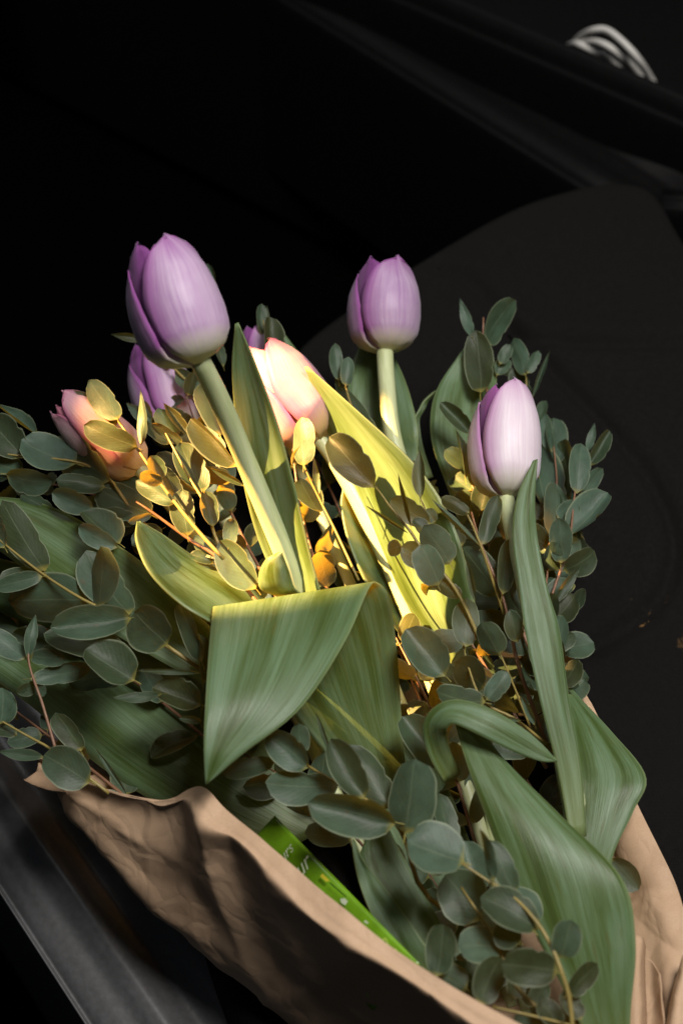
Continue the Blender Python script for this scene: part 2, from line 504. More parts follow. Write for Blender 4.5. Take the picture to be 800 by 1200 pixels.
def auto_sprig(label, stem, nodes, size, h, seed, wr=0.6, red=True, spread=55, start=0.0):
    """a sprig grown along its stem: pairs of leaves, smaller towards the tip"""
    rng = random.Random(seed)
    pts = [P(a, b, h + d) for a, b, d in stem]
    root = thing('eucalyptus_sprig', label, 'eucalyptus', pts[0], 'eucalyptus sprigs in the bouquet')
    s = pxsize(pts[0])
    tube('stem', pts, [2.3 * s, 1.7 * s, 0.8 * s], M['estem_red'] if red else M['estem'], root, 7, 18)
    C = catmull([tuple(p) for p in pts], 101); T = np.gradient(C, axis=0)
    for k in range(nodes):
        u = start + (1 - start) * (k + 0.6) / nodes; i = min(100, int(u * 100)); p = Vector(C[i]); t = Vector(T[i]).normalized()
        L = size * s * (1.0 - 0.45 * max(0, u - 0.5)) * rng.uniform(0.8, 1.15)
        az = k * 1.5 + rng.uniform(-0.4, 0.4)
        a = t.cross(Vector((0, 0, 1))).normalized(); b = a.cross(t)
        for sg in (1, -1):
            d = (a * math.cos(az) + b * math.sin(az)) * sg
            sp = math.radians(spread + rng.uniform(-15, 15))
            dirn = t * math.cos(sp) + d * math.sin(sp)
            euc_leaf(root, p + dirn * 0.002, p + dirn * L, L * wr * rng.uniform(0.85, 1.15), rng.uniform(-45, 45), None, rng)
    tp = Vector(C[100]); t = Vector(T[100]).normalized()
    euc_leaf(root, tp, tp + t * size * s * 0.55, size * s * 0.25, rng.uniform(-30, 30), 'pointed', rng)
    return root


# ---- tulip bloom
def bloom(root, b, tip, rad_px, spin, mats, wide=1.0, seed=0, petals=None, tipr=0.50):
    ax = tip - b; L = ax.length; ax = ax / L
    f = (CAM - b); f = (f - ax * f.dot(ax)).normalized(); r = ax.cross(f)
    R = rad_px * pxsize(b)
    prof_t = np.array([0, 0.03, 0.09, 0.2, 0.36, 0.52, 0.68, 0.82, 0.93, 1.0])
    prof_r = np.array([0.12, 0.42, 0.74, 0.94, 1.0, 0.99, 0.93, 0.81, 0.66, tipr])

    def radius(t): return float(np.interp(t, prof_t, prof_r))
    petals = petals or [(46, 80, 1.02, 1.0, 0, 0.0), (-100, 66, 1.0, 0.92, 0, 0.0), (165, 76, 0.97, 0.97, 0, 0),
                        (-34, 56, 0.84, 1.01, 1, 0.0), (98, 58, 0.86, 1.01, 1, 0), (-150, 58, 0.86, 0.98, 1, 0)]
    n, m = 22, 15
    for k, (az, half, rs, ln, inner, lean) in enumerate(petals):
        G = np.zeros((n, m, 3)); az = az + spin
        for i in range(n):
            t = i / (n - 1)
            # petal outline: wide low, rounded top
            a = half * wide * float(np.interp(t, [0, .12, .28, .45, .6, .72, .83, .91, .96, 1], [.78, .94, 1, .98, .92, .84, .73, .60, .44, 0.10]))
            a = max(a, 1.5)
            for j in range(m):
                s = j / (m - 1) * 2 - 1
                # edge of the petal reaches less high than its middle
                tt = t * (1 - 0.05 * s * s * t)
                rho = radius(tt) * rs * (1 + 0.035 * (1 - abs(s)) ** 2 * math.sin(math.pi * t) + 0.07 * s ** 6 * (t ** 1.2) * (0.4 if inner else 1) - 0.02 * s * s)
                rho *= 1 + noise.noise(Vector((t * 2.3, s * 1.2, k + seed * 3.7))) * 0.05
                rho += 0.006 * math.sin(s * 9 + k) * t
                ph = math.radians(az + a * s + 5 * noise.noise(Vector((t * 3, k * 2.0, seed))))
                z = L * ln * (tt - 0.0) + L * 0.012 * noise.noise(Vector((t * 4, s * 3, k + seed)))
                q = b + ax * z + (r * math.sin(ph) + f * math.cos(ph)) * (rho * R) + (r * math.sin(math.radians(az)) + f * math.cos(math.radians(az))) * (lean * R * t * t)
                G[i, j] = q
        sheet('petal', G, mats[1] if inner else mats[0], root, 0.0006)


def tulip(label, stem, b, tip, rad, spin, mats, seed, stem_r=11, petals=None, tipr=0.50, wide=1.0):
    pts = [P(*s) for s in stem]
    root = thing('tulip', label, 'tulip', pts[-1], 'tulips in the bouquet')
    B = P(*b)
    tube('stem', pts, [stem_r * pxsize(p) for p in pts], M['tstem'], root, 14, 30)
    bloom(root, B, P(*tip), rad, spin, mats, seed=seed, petals=petals, tipr=tipr, wide=wide)
    return root


def poly_at(pts, h): return [P(a, b, h) for a, b in pts]


# ------------------------------------------------------------------ the car around the bouquet
def struct(o): o['kind'] = 'structure'; return o


floor = struct(link_mesh('footwell_floor', [(-1.2, -0.8, -0.32), (1.6, -0.8, -0.32), (1.6, 1.6, -0.32), (-1.2, 1.6, -0.32)], [(0, 1, 2, 3)], M['carpet'], smooth=False))

# seat cushion
outl = [(300, 470), (345, 398), (420, 340), (500, 288), (600, 232), (680, 206), (730, 200), (768, 212), (800, 262), (850, 350), (930, 560), (985, 800), (1010, 1100), (1010, 1420), (700, 1500), (420, 1440), (300, 1250), (225, 1050), (215, 800), (240, 600)]
oc = catmull([tuple(P(a, b, 0.0)) for a, b in outl + outl[:1]], 261)[:-1]
cen = np.array(P(600, 700, 0))
seams = [[(512, 314), (540, 324), (566, 348), (592, 385), (625, 402), (680, 405), (740, 406), (850, 402)],
         [(596, 392), (640, 432), (700, 492), (750, 550), (782, 608), (788, 660), (762, 715), (690, 765)]]
seamw = [catmull([tuple(P(a, b, 0)) for a, b in s], 90)[:, :2] for s in seams]
NR = 150; V = []; F = []; NO = len(oc)
prof = [(1.0, -0.30), (1.004, -0.10), (1.006, -0.05), (1.0, -0.025), (0.988, -0.010), (0.970, -0.003), (0.95, 0.0)]
rings = prof + [(0.95 * (1 - (k + 1) / NR), 0.0) for k in range(NR)]
for (sc, z) in rings:
    for q in oc:
        p = cen + (q - cen) * sc
        zz = z
        if sc <= 0.95:
            zz = -0.004 * (max(0, sc - 0.6) / 0.35) ** 2 * (1 if sc > 0.6 else 0) + 0.004 * (1 if sc < 0.95 else 0)
            zz = 0.003 * min(1, (0.95 - sc) / 0.3)
            for sw in seamw:
                d = math.sqrt(np.min(np.sum((sw - p[:2]) ** 2, axis=1)))
                zz -= 0.0045 * math.exp(-(d / 0.0045) ** 2); zz += 0.0022 * math.exp(-((d - 0.013) / 0.008) ** 2)
        V.append((p[0], p[1], zz))
for k in range(len(rings) - 1):
    for i in range(NO):
        j = (i + 1) % NO
        F.append((k * NO + i, k * NO + j, (k + 1) * NO + j, (k + 1) * NO + i))
seat = thing('car_seat', 'charcoal fabric car seat cushion with curved stitched seams under the bouquet', 'car seat', P(600, 700, -0.3))
link_mesh('cushion', V, F, M['fabric'], seat)
for s in seams:
    tube('seam', [P(a, b, -0.0030) for a, b in s], [0.0012] * len(s), M['fabric'], seat, 6, 80)


def extrude_profile(name, a, b, prof, mat, parent, n=2, smooth=True):
    """profile rows (out, up) swept from a to b, out = to the right of a->b"""
    d = (b - a); d.z = 0; d.normalize(); out = Vector((d.y, -d.x, 0)); V = []; m = len(prof)
    for i in range(n):
        c = a.lerp(b, i / (n - 1))
        for o, u in prof: V.append(c + out * o + Vector((0, 0, u)))
    F = [(i * m + j, i * m + j + 1, (i + 1) * m + j + 1, (i + 1) * m + j) for i in range(n - 1) for j in range(m - 1)]
    F += [tuple(range(m))[::-1], tuple((n - 1) * m + j for j in range(m))]
    return link_mesh(name, V, F, mat, parent, None, smooth)


def roundprof(rows, n):
    return [tuple(x) for x in catmull(rows, n)]


# door sill trim along the near side
a = P(-165, 745, -0.03); b = P(232, 1345, -0.03)
sill = thing('door_sill', 'dark grey ridged plastic sill trim beside the paper wrap', 'sill trim', P(60, 1080, -0.3))
extrude_profile('trim_panel', a, b, roundprof([(0.012, -0.25), (0.012, -0.03), (0.008, -0.010), (0.0, -0.004), (-0.008, -0.002), (-0.014, 0.002), (-0.019, 0.003), (-0.025, -0.001), (-0.032, -0.004), (-0.040, -0.001), (-0.047, 0.004), (-0.054, 0.006), (-0.062, 0.003), (-0.072, -0.006), (-0.086, -0.020), (-0.098, -0.045), (-0.104, -0.25)], 110), M['plastic'], sill, 12)

# centre console beyond the seat
a = P(430, -45, 0.0); b = P(980, 190, 0.0); a = a + (a - b) * 1.2
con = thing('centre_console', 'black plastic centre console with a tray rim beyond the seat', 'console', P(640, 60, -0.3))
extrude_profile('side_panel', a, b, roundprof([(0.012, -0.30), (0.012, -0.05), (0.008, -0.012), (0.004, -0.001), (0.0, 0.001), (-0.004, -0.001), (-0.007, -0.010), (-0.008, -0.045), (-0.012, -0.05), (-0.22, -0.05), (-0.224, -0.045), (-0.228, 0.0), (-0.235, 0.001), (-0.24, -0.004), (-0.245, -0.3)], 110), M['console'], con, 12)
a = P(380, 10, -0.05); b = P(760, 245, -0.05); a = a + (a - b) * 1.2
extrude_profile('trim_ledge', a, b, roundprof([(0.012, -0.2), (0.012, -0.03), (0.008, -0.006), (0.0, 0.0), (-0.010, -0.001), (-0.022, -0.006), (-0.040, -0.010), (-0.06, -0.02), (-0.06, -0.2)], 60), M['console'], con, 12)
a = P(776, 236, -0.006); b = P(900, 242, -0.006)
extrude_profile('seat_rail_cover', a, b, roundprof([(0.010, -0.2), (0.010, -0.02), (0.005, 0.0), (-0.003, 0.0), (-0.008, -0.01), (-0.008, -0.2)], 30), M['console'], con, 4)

# charging cable lying in the tray
cab = thing('charging_cable', 'coiled white charging cable lying in the black console tray', 'cable', P(715, 60, -0.045))
for pts in ([(668, 60, -.045), (676, 46, -.02), (692, 36, .000), (710, 35, .006), (730, 50, .004), (748, 70, -.006), (762, 92, -.03), (772, 112, -.045)],
            [(664, 66, -.045), (678, 52, -.02), (694, 48, -.008), (712, 54, -.004), (730, 68, -.012), (746, 84, -.03), (756, 100, -.045)],
            [(662, 56, -.045), (674, 51, -.018), (690, 57, -.016), (708, 66, -.020), (722, 78, -.03), (736, 92, -.045)]):
    tube('loop', [P(*q) for q in pts], [0.0025] * len(pts), M['cable'], cab, 10, 50)


# ------------------------------------------------------------------ kraft paper
def crumple(p, k=1.0):
    v = Vector(p)
    f = 0
    for sc, amp in ((9, 0.0060), (21, 0.0016), (48, 0.0007)):
        f += (abs(noise.noise(v * sc + Vector((3, 1, 7)))) - 0.2) * amp
    d, _ = noise.voronoi(v * 34 + Vector((5, 2, 1)))
    f += min(0.25, d[1] - d[0]) * 0.0022
    q = v + Vector((noise.noise(v * 20), noise.noise(v * 20 + Vector((9, 9, 9))), 0)) * 0.012
    d, _ = noise.voronoi(q * 13 + Vector((1, 8, 4)))
    f += min(0.45, d[1] - d[0]) * 0.0085
    return f * k


def paper(name, rows, n, m, parent, k=1.0, thick=0.0004, ruff=None):
    A = np.array([[tuple(P(*q)) for q in r] for r in rows])
    G = catmull(A, n); G = np.transpose(catmull(np.transpose(G, (1, 0, 2)), m), (1, 0, 2))
    du = np.gradient(G, axis=0); dv = np.gradient(G, axis=1); N = np.cross(du, dv)
    N /= np.maximum(np.linalg.norm(N, axis=2, keepdims=True), 1e-12)
    for i in range(n):
        for j in range(m):
            e = 1.0
            G[i, j] += N[i, j] * crumple(G[i, j], k) * e
    o = sheet(name, G, M['paper'], parent, thick)
    return o


wrap = thing('paper_wrap', 'crinkled brown kraft paper wrapped round the foot of the bouquet', 'wrapping paper', P(500, 1300, 0.0))
# front flap: from its free upper edge down to the seat, then under the flowers
edge = [(36, 898, .045), (88, 914, .058), (140, 930, .068), (182, 934, .074), (232, 920, .088), (262, 945, .094), (300, 976, .098), (390, 1054, .104), (480, 1124, .108), (620, 1206, .110), (770, 1280, .108), (900, 1350, .10)]
rows = []
for i, (x, y, h) in enumerate(edge):
    t = i / (len(edge) - 1)
    low = [(36, 904, .040), (64, 940, .036), (100, 982, .032), (140, 1024, .028), (180, 1066, .022), (218, 1100, .016), (255, 1132, .011), (330, 1190, .006), (410, 1250, .004), (520, 1340, .004), (640, 1420, .004), (760, 1480, .004)][i]
    und = [(60, 890, .030), (100, 905, .026), (150, 930, .022), (190, 950, .018), (230, 965, .014), (270, 1000, .010), (310, 1050, .006), (390, 1100, .0055), (470, 1160, .0055), (570, 1250, .0055), (690, 1330, .0055), (800, 1390, .0055)][i]
    off = [2, 4, 8, 12, 26, 34, 25, 37, 25, 34, 26, 28][i]
    rdg = (x - off * .75, y + off * .75, h - .003)
    m1 = tuple(a * .82 + b * .18 for a, b in zip(rdg, low)); m2 = tuple(a * .4 + b * .6 for a, b in zip(rdg, low))
    rows.append([(x, y, h), tuple((a + b) / 2 for a, b in zip((x, y, h + .001), rdg)), rdg, m1, (m2[0], m2[1], m2[2] + .006), low, und])
paper('front_flap', rows, 170, 90, wrap, 1.0)
# right flap: rises from under the leaves to its free edge on the seat side
rows = []
inn = [(652, 764, .008), (664, 850, .010), (682, 950, .012), (668, 1020, .014), (690, 1080, .016), (704, 1130, .018), (712, 1180, .02), (716, 1240, .02), (716, 1300, .02)]
mid = [(657, 765, .014), (682, 842, .020), (712, 942, .026), (726, 1020, .026), (742, 1075, .030), (756, 1120, .032), (764, 1175, .034), (768, 1240, .034), (770, 1300, .034)]
out = [(662, 768, .022), (700, 842, .030), (742, 935, .038), (776, 1002, .042), (796, 1050, .044), (806, 1100, .046), (800, 1150, .046), (782, 1200, .046), (776, 1260, .046)]
for i in range(9):
    o2 = (out[i][0] + 6, out[i][1] + 2, out[i][2] - .012); o3 = (out[i][0] + 2, out[i][1] + 6, .006)
    rows.append([inn[i], mid[i], tuple((a + b) / 2 + (0 if k < 2 else .004) for k, (a, b) in enumerate(zip(mid[i], out[i]))), out[i]])
paper('back_flap', rows, 150, 80, wrap, 1.2)
# narrow pleats at the gathered foot
paper('pleat', [[(742, 1096, .050), (749, 1099, .051), (754, 1108, .046)], [(738, 1150, .054), (748, 1150, .055), (754, 1152, .046)], [(736, 1200, .056), (748, 1202, .057), (754, 1204, .046)], [(734, 1270, .056), (748, 1272, .057), (754, 1274, .046)]], 40, 12, wrap, 0.5)
paper('pleat', [[(752, 1122, .040), (764, 1126, .043), (774, 1142, .050)], [(752, 1160, .040), (766, 1160, .043), (776, 1164, .051)], [(752, 1205, .040), (768, 1205, .044), (779, 1206, .052)], [(752, 1270, .04), (768, 1270, .044), (780, 1270, .052)]], 40, 14, wrap, 0.7)
paper('pleat', [[(800, 1120, .058), (808, 1119, .060), (822, 1130, .056)], [(789, 1160, .054), (797, 1158, .060), (815, 1165, .056)], [(781, 1204, .054), (790, 1204, .061), (812, 1206, .056)], [(777, 1270, .054), (788, 1270, .061), (812, 1270, .056)]], 40, 14, wrap, 0.7)
# bottom sheet that carries the stems
paper('bottom_sheet', [[(420, 1160, .010), (520, 1120, .0085), (620, 1090, .0085), (710, 1060, .012)], [(480, 1210, .010), (560, 1190, .0085), (650, 1170, .009), (730, 1150, .013)], [(560, 1270, .010), (640, 1270, .009), (700, 1260, .009), (760, 1260, .014)]], 50, 40, wrap, 0.6)

# ------------------------------------------------------------------ flower food sachet
sach = thing('flower_food_sachet', 'bright green printed flower food sachet tucked behind the paper edge', 'sachet', P(390, 1060, .06))
G = np.zeros((40, 16, 3))
sA, sB = P(322, 956, .070), P(492, 1130, .082)           # its long upper edge
lng = (sB - sA); nrm_s = (CAM - P(390, 1040, .075)).normalized()
acr = lng.cross(nrm_s).normalized() * -1
if acr.dot(RV) > 0: acr = -acr
SW = 0.030
acr = (acr - nrm_s * 0.55).normalized()
for i in range(40):
    for j in range(16):
        u, v = i / 39, j / 15
        puff = 0.0035 * math.sin(math.pi * min(1, max(0, (u - .05) / .9))) ** .6 * math.sin(math.pi * v) ** .7
        G[i, j] = sA + lng * u + acr * (SW * v) + nrm_s * (puff + wob((u * 5, v * 2, 3), 1, .0012))
sheet('pouch', G, M['sachet'], sach, 0.0004)
SX = (-acr).normalized(); SY = (-lng).normalized(); SZ = SX.cross(SY).normalized()
if SZ.dot(nrm_s) < 0: SZ = -SZ


def on_sachet(u, v): return sA + lng * u + acr * (SW * v) + SZ * 0.0046


def print_text(txt, u, v, size, mat, right=True, thin=0.0):
    cu = bpy.data.curves.new('print', 'FONT'); cu.body = txt; cu.size = size; cu.align_x = 'RIGHT'; cu.shear = 0.35; cu.offset = thin; cu.resolution_u = 3
    t = bpy.data.objects.new('print', cu); col.objects.link(t)
    bpy.context.view_layer.update()
    me = bpy.data.meshes.new_from_object(t.evaluated_get(bpy.context.evaluated_depsgraph_get()))
    bpy.data.objects.remove(t)
    me.materials.clear(); me.materials.append(mat)
    o = bpy.data.objects.new('print', me); col.objects.link(o); o.parent = sach
    p = on_sachet(u, v) - sach.location
    mt = Matrix.Identity(4)
    for i in range(3): mt[i][0] = SX[i]; mt[i][1] = SY[i]; mt[i][2] = SZ[i]; mt[i][3] = p[i]
    o.matrix_local = mt


def print_shape(pts, mat):
    V = [on_sachet(u, v) for u, v in pts]
    link_mesh('print', V, [tuple(range(len(V)))], mat, sach, None, False)


print_text('fleurs', 0.215, 0.08, 0.0066, M['white_ink'])
print_text('amour', 0.33, 0.05, 0.0095, M['white_ink'])
print_shape([(0.52, 0.30), (0.50, 0.42), (0.56, 0.55), (0.66, 0.45), (0.62, 0.28), (0.57, 0.24)], M['cyan_ink'])
print_shape([(0.475, 0.20), (0.47, 0.215), (0.63, 0.235), (0.635, 0.215)], M['dark_ink'])
print_shape([(0.46, 0.03), (0.455, 0.05), (0.56, 0.02), (0.56, 0.005)], M['dark_ink'])
print_shape([(0.56, 0.04), (0.545, 0.10), (0.565, 0.13), (0.585, 0.11), (0.58, 0.04)], M['white_ink'])
print_shape([(0.40, 0.02), (0.40, 0.08), (0.44, 0.07), (0.45, 0.02)], M['yellow_ink'])
print_shape([(0.70, 0.05), (0.70, 0.08), (0.72, 0.07), (0.72, 0.04)], M['white_ink'])
print_text('2 tsp', 0.86, 0.04, 0.0090, M['lime_ink'])
print_text('per litre', 0.92, 0.04, 0.0070, M['lime_ink'])

# ------------------------------------------------------------------ tulips
PM = (M['petal'], M['petal_in']); PP = (M['ppale'], M['ppale_in']); PK = (M['pink'], M['pink_in']); PL = (M['pink_pale'], M['pink_in'])

t1 = tulip('tall lilac tulip on a thick pale stem, leaning away from the other blooms', [(229, 412, .210), (258, 470, .180), (288, 540, .147), (318, 612, .121), (350, 690, .096), (392, 790, .050), (440, 920, .03), (520, 1120, .02), (600, 1260, .014)],
           (230, 427, .207), (177, 285, .236), 54, -4, PM, 1, 12.5)
# its leaf that stands behind the stem
rails(t1, [(352, 760, .076, 392, 760, .084), (326, 690, .098, 374, 690, .106), (300, 625, .114, 361, 640, .120), (285, 565, .134, 346, 575, .138), (277, 500, .157, 326, 500, .160), (272, 430, .181, 300, 428, .182), (276, 380, .200, 279, 378, .200)], bulge=-0.20, seed=2)
# the broad leaf folded over in front
rails(t1, [(440, 985, .018, 492, 980, .022), (405, 915, .036, 476, 905, .044), (345, 840, .056, 470, 835, .060), (295, 775, .076, 464, 755, .080), (258, 724, .095, 455, 700, .098), (251, 712, .102, 443, 684, .106), (249, 719, .110, 432, 690, .113), (245, 760, .122, 404, 752, .118), (241, 820, .126, 352, 830, .119), (239, 875, .121, 286, 882, .116), (241, 919, .112, 243, 918, .112)], bulge=0.02, seed=3, n=64, m=17)
# small cupped leaf to the side of the stem
rails(t1, [(330, 800, .070, 360, 760, .070), (262, 740, .102, 318, 712, .080), (212, 708, .114, 286, 684, .086, -.10), (176, 672, .118, 232, 655, .094, -.14), (160, 636, .117, 190, 626, .104, -.12), (160, 612, .112, 164, 611, .112)], bulge=-0.10, seed=4)
# small rolled leaf tip at the stem
rails(t1, [(330, 700, .098, 362, 700, .098), (306, 690, .104, 346, 690, .108, .2), (304, 672, .112, 338, 668, .116, .22), (312, 656, .118, 332, 652, .120, .15), (326, 648, .120, 331, 647, .121)], bulge=0.1, seed=5, n=20)

t2 = tulip('lilac tulip standing apart above the dark seat on a slim pale stem', [(450, 404, .098), (453, 450, .092), (460, 510, .084), (480, 580, .072), (515, 700, .05), (560, 860, .03), (600, 1100, .016), (640, 1260, .012)],
           (451, 413, .096), (448, 306, .120), 42.5, -4, PM, 2, 10, tipr=0.62)
rails(t2, [(460, 620, .050, 500, 610, .050), (425, 540, .062, 490, 540, .062), (408, 480, .072, 489, 500, .072), (410, 440, .078, 476, 450, .078), (420, 408, .084, 455, 405, .084), (436, 385, .09, 440, 384, .09)], bulge=-0.05, seed=6)
rails(t2, [(545, 640, .045, 600, 640, .045), (525, 575, .056, 590, 590, .056), (506, 520, .066, 582, 530, .066), (505, 480, .072, 582, 475, .072), (515, 450, .076, 580, 430, .076), (535, 420, .080, 572, 402, .080), (556, 390, .084, 562, 388, .084)], bulge=0.04, seed=7)
ribbon(t2, [(500, 560, .050, 14), (487, 505, .058, 11), (492, 480, .063, 8), (504, 464, .066, 6), (522, 452, .068, 2)], cup=0.3, seed=8, rolls=[40, 55, 60, 60, 60])

t3 = tulip('pale lilac tulip with a dark open slit and leaf along its stem', [(590, 572, .107), (604, 640, .101), (622, 720, .092), (642, 810, .080), (662, 890, .072), (690, 990, .055), (705, 1100, .03), (715, 1230, .018)],
           (592, 584, .106), (590, 447, .128), 42.5, 6, PP, 3, 10, petals=[(34, 77, 1.00, 1.0, 0, 0.0), (-102, 60, 0.985, 0.87, 0, 0.06), (165, 72, 0.97, 0.93, 0, 0), (-40, 46, 0.85, 0.95, 1, 0.0), (92, 55, 0.89, 0.95, 1, 0), (-145, 55, 0.88, 0.92, 1, 0)], tipr=0.40)
rails(t3, [(668, 985, .075, 686, 980, .075), (652, 900, .085, 680, 900, .083), (632, 820, .094, 666, 820, .092), (615, 740, .104, 655, 740, .102), (607, 680, .112, 641, 690, .109), (600, 625, .118, 629, 630, .116), (606, 580, .124, 626, 585, .122), (624, 540, .129, 629, 538, .129)], bulge=0.10, seed=9)
# big leaf twisting over itself: rises, arches and drops its tip over the stem
rails(t3, [(700, 1250, .050, 740, 1250, .050), (665, 1170, .064, 738, 1190, .062), (610, 1060, .078, 744, 1105, .076, .06), (570, 960, .088, 728, 1030, .086, .05), (545, 890, .092, 660, 960, .088), (532, 846, .094, 590, 890, .090, .03), (525, 838, .098, 560, 845, .098, .02)], bulge=0.04, seed=10, n=46, m=17)
ribbon(t3, [(530, 912, .074, 22), (514, 880, .086, 26), (510, 850, .098, 30), (530, 834, .105, 30), (565, 845, .105, 34), (605, 866, .101, 30), (635, 884, .097, 17), (652, 892, .095, 1)], cup=-0.05, seed=11, rolls=[10, 5, -15, -20, -15, -10, -5, 0])
# leaf bent at a corner over the paper
rails(t3, [(700, 1075, .052, 720, 1075, .052), (672, 1015, .060, 716, 1010, .062), (668, 950, .064, 741, 952, .068), (664, 900, .066, 756, 910, .071, .02), (662, 850, .062, 716, 858, .064), (656, 812, .054, 676, 815, .055), (652, 790, .048, 655, 789, .048)], bulge=0.03, seed=12)
rails(t3, [(655, 1010, .05, 690, 1010, .05), (660, 960, .056, 700, 960, .056), (650, 900, .056, 690, 890, .056), (645, 840, .05, 680, 840, .05), (650, 800, .04, 664, 800, .04)], seed=13)

t4 = tulip('dark lilac tulip half hidden behind eucalyptus and the tall tulip', [(208, 500, .062), (240, 560, .055), (290, 660, .045), (380, 850, .03), (520, 1150, .014)],
           (212, 512, .063), (168, 408, .076), 37, 10, PM, 4, 9)
rails(t4, [(300, 940, .034, 360, 900, .034), (200, 850, .044, 330, 860, .050), (110, 780, .052, 260, 800, .062), (40, 735, .058, 170, 740, .068), (-30, 705, .062, 80, 690, .070), (-90, 690, .066, 0, 655, .07), (-140, 660, .07, -130, 650, .07)], bulge=0.05, seed=14)
rails(t4, [(330, 1000, .026, 400, 960, .026), (220, 960, .034, 330, 900, .036), (120, 900, .040, 250, 830, .046), (40, 830, .046, 150, 760, .05), (-30, 780, .05, 60, 700, .05), (-100, 730, .05, -90, 700, .05)], bulge=0.08, seed=15)

t5 = tulip('pale pink tulip lying low among the eucalyptus with its base in sunlight', [(158, 545, .103), (200, 590, .09), (260, 680, .062), (340, 820, .035), (480, 1120, .014)],
           (166, 552, .101), (68, 468, .118), 33, 0, PL, 5, 9, petals=[(40, 72, 1.0, 1.0, 0, 0.0), (-72, 66, 1.0, 0.97, 0, 0.0), (165, 72, 0.97, 0.97, 0, 0), (-28, 50, 0.87, 0.95, 1, 0.0), (98, 55, 0.89, 0.98, 1, 0)], tipr=0.5)
rails(t5, [(270, 820, .066, 300, 780, .066), (180, 770, .076, 236, 725, .078), (90, 715, .084, 192, 680, .086), (20, 660, .088, 140, 640, .092, .05), (-40, 620, .09, 70, 598, .094), (-90, 600, .092, 0, 583, .094), (-150, 590, .092, -145, 585, .092)], bulge=0.06, seed=16)

t6 = tulip('pink and white tulip glowing in the sun behind the tall stem', [(372, 512, .096), (392, 540, .090), (425, 600, .078), (470, 700, .06), (540, 900, .03), (620, 1180, .014)],
           (376, 516, .096), (300, 410, .112), 43, 18, PK, 6, 9)
# the golden sunlit leaf
rails(t6, [(560, 840, .040, 590, 800, .044), (520, 770, .052, 566, 770, .058), (470, 700, .062, 562, 738, .078), (438, 640, .070, 543, 650, .099), (411, 575, .082, 519, 590, .110), (389, 520, .096, 482, 540, .117), (371, 465, .113, 417, 480, .124), (357, 430, .126, 360, 429, .127)], bulge=0.04, seed=17)
# dark leaf running under it
rails(t6, [(540, 830, .036, 566, 800, .036), (490, 770, .050, 535, 745, .036), (438, 700, .066, 490, 680, .048), (410, 640, .076, 452, 630, .058), (400, 595, .080, 422, 590, .070), (402, 572, .082, 406, 571, .080)], bulge=-0.06, seed=18)
rails(t6, [(420, 600, .05, 460, 590, .05), (370, 520, .062, 420, 520, .062), (345, 470, .070, 395, 480, .070), (332, 430, .078, 362, 430, .078), (329, 392, .084, 332, 390, .084)], bulge=0.04, seed=19)

t7 = tulip('small lilac tulip peeping out behind the pink one and budding twig', [(312, 440, .082), (340, 520, .07), (400, 660, .05), (500, 900, .022), (600, 1180, .012)],
           (312, 444, .082), (296, 384, .094), 24, 0, PM, 7, 7)
# two narrow leaves low in the wrap
rails(t7, [(500, 1190, .046, 540, 1150, .046), (468, 1120, .056, 520, 1090, .058), (434, 1060, .062, 492, 1040, .064), (420, 1015, .066, 462, 985, .068), (428, 985, .068, 452, 960, .070), (440, 950, .07, 445, 948, .07)], bulge=0.05, seed=20)
rails(t7, [(480, 1160, .054, 520, 1140, .054), (446, 1095, .062, 500, 1110, .062), (424, 1045, .066, 462, 1055, .066), (414, 1005, .068, 430, 1015, .068), (413, 984, .070, 415, 984, .070)], bulge=-0.06, seed=21)
rails(t7, [(560, 1180, .03, 600, 1150, .03), (500, 1080, .034, 570, 1050, .034), (440, 980, .036, 540, 960, .036), (400, 900, .038, 500, 880, .038), (370, 820, .04, 420, 800, .04), (360, 780, .04, 364, 778, .04)], seed=22)

# ------------------------------------------------------------------ eucalyptus, sprig by sprig
sprig('eucalyptus sprig crossing the pink tulip with one upright narrow leaf', [(262, 655, .000), (232, 622, .004), (200, 582, .008), (176, 548, .012), (162, 527, .014), (138, 492, .016), (118, 462, .016)],
      [(161, 525, 99, 497, 31, 10, .016, .020), (165, 522, 165, 457, 13, 0, .017, .026), (138, 492, 105, 445, 30, -8, .017, .022), (136, 497, 107, 474, 22, 10, .012, .012),
       (112, 470, 86, 457, 8, 0, .012, .016), (190, 562, 176, 534, 21, 5, .014, .022), (189, 567, 165, 554, 18, -10, .013, .020), (122, 470, 106, 452, 13, 0, .010, .012),
       (205, 590, 160, 562, 24, 0, .004, .004), (208, 588, 190, 545, 20, 20, .002, .006)], .110, 2.4, seed=1)

sprig('eucalyptus sprig at the outer side, broad oval leaves below the pink tulip', [(200, 640, .000), (160, 605, .006), (128, 562, .014), (92, 542, .018), (30, 535, .018), (-10, 530, .018)],
      [(90, 543, 25, 516, 42, 6, .018, .022), (130, 562, 86, 515, 40, -8, .016, .018), (98, 532, 62, 513, 24, 5, .010, .010), (123, 571, 66, 561, 23, 25, .016, .022), (110, 596, 61, 577, 28, -12, .012, .016),
       (141, 637, 95, 600, 33, 8, .012, .016), (138, 641, 92, 617, 24, -20, .016, .020), (177, 603, 113, 569, 42, 15, .010, .012), (180, 582, 145, 554, 34, -5, .008, .010),
       (8, 556, 62, 564, 30, 10, .014, .010), (30, 536, -14, 492, 44, 5, .016, .020), (44, 510, -4, 473, 13, 10, .012, .020, 'pointed'), (28, 552, -12, 540, 26, 0, .012, .012),
       (60, 600, 25, 580, 22, 15, .004, .006), (45, 590, 20, 560, 22, 15, .000, .002), (100, 600, 78, 560, 16, 25, .002, .006), (150, 610, 120, 600, 22, 0, .002, .002)], .090, 2.2, seed=2)

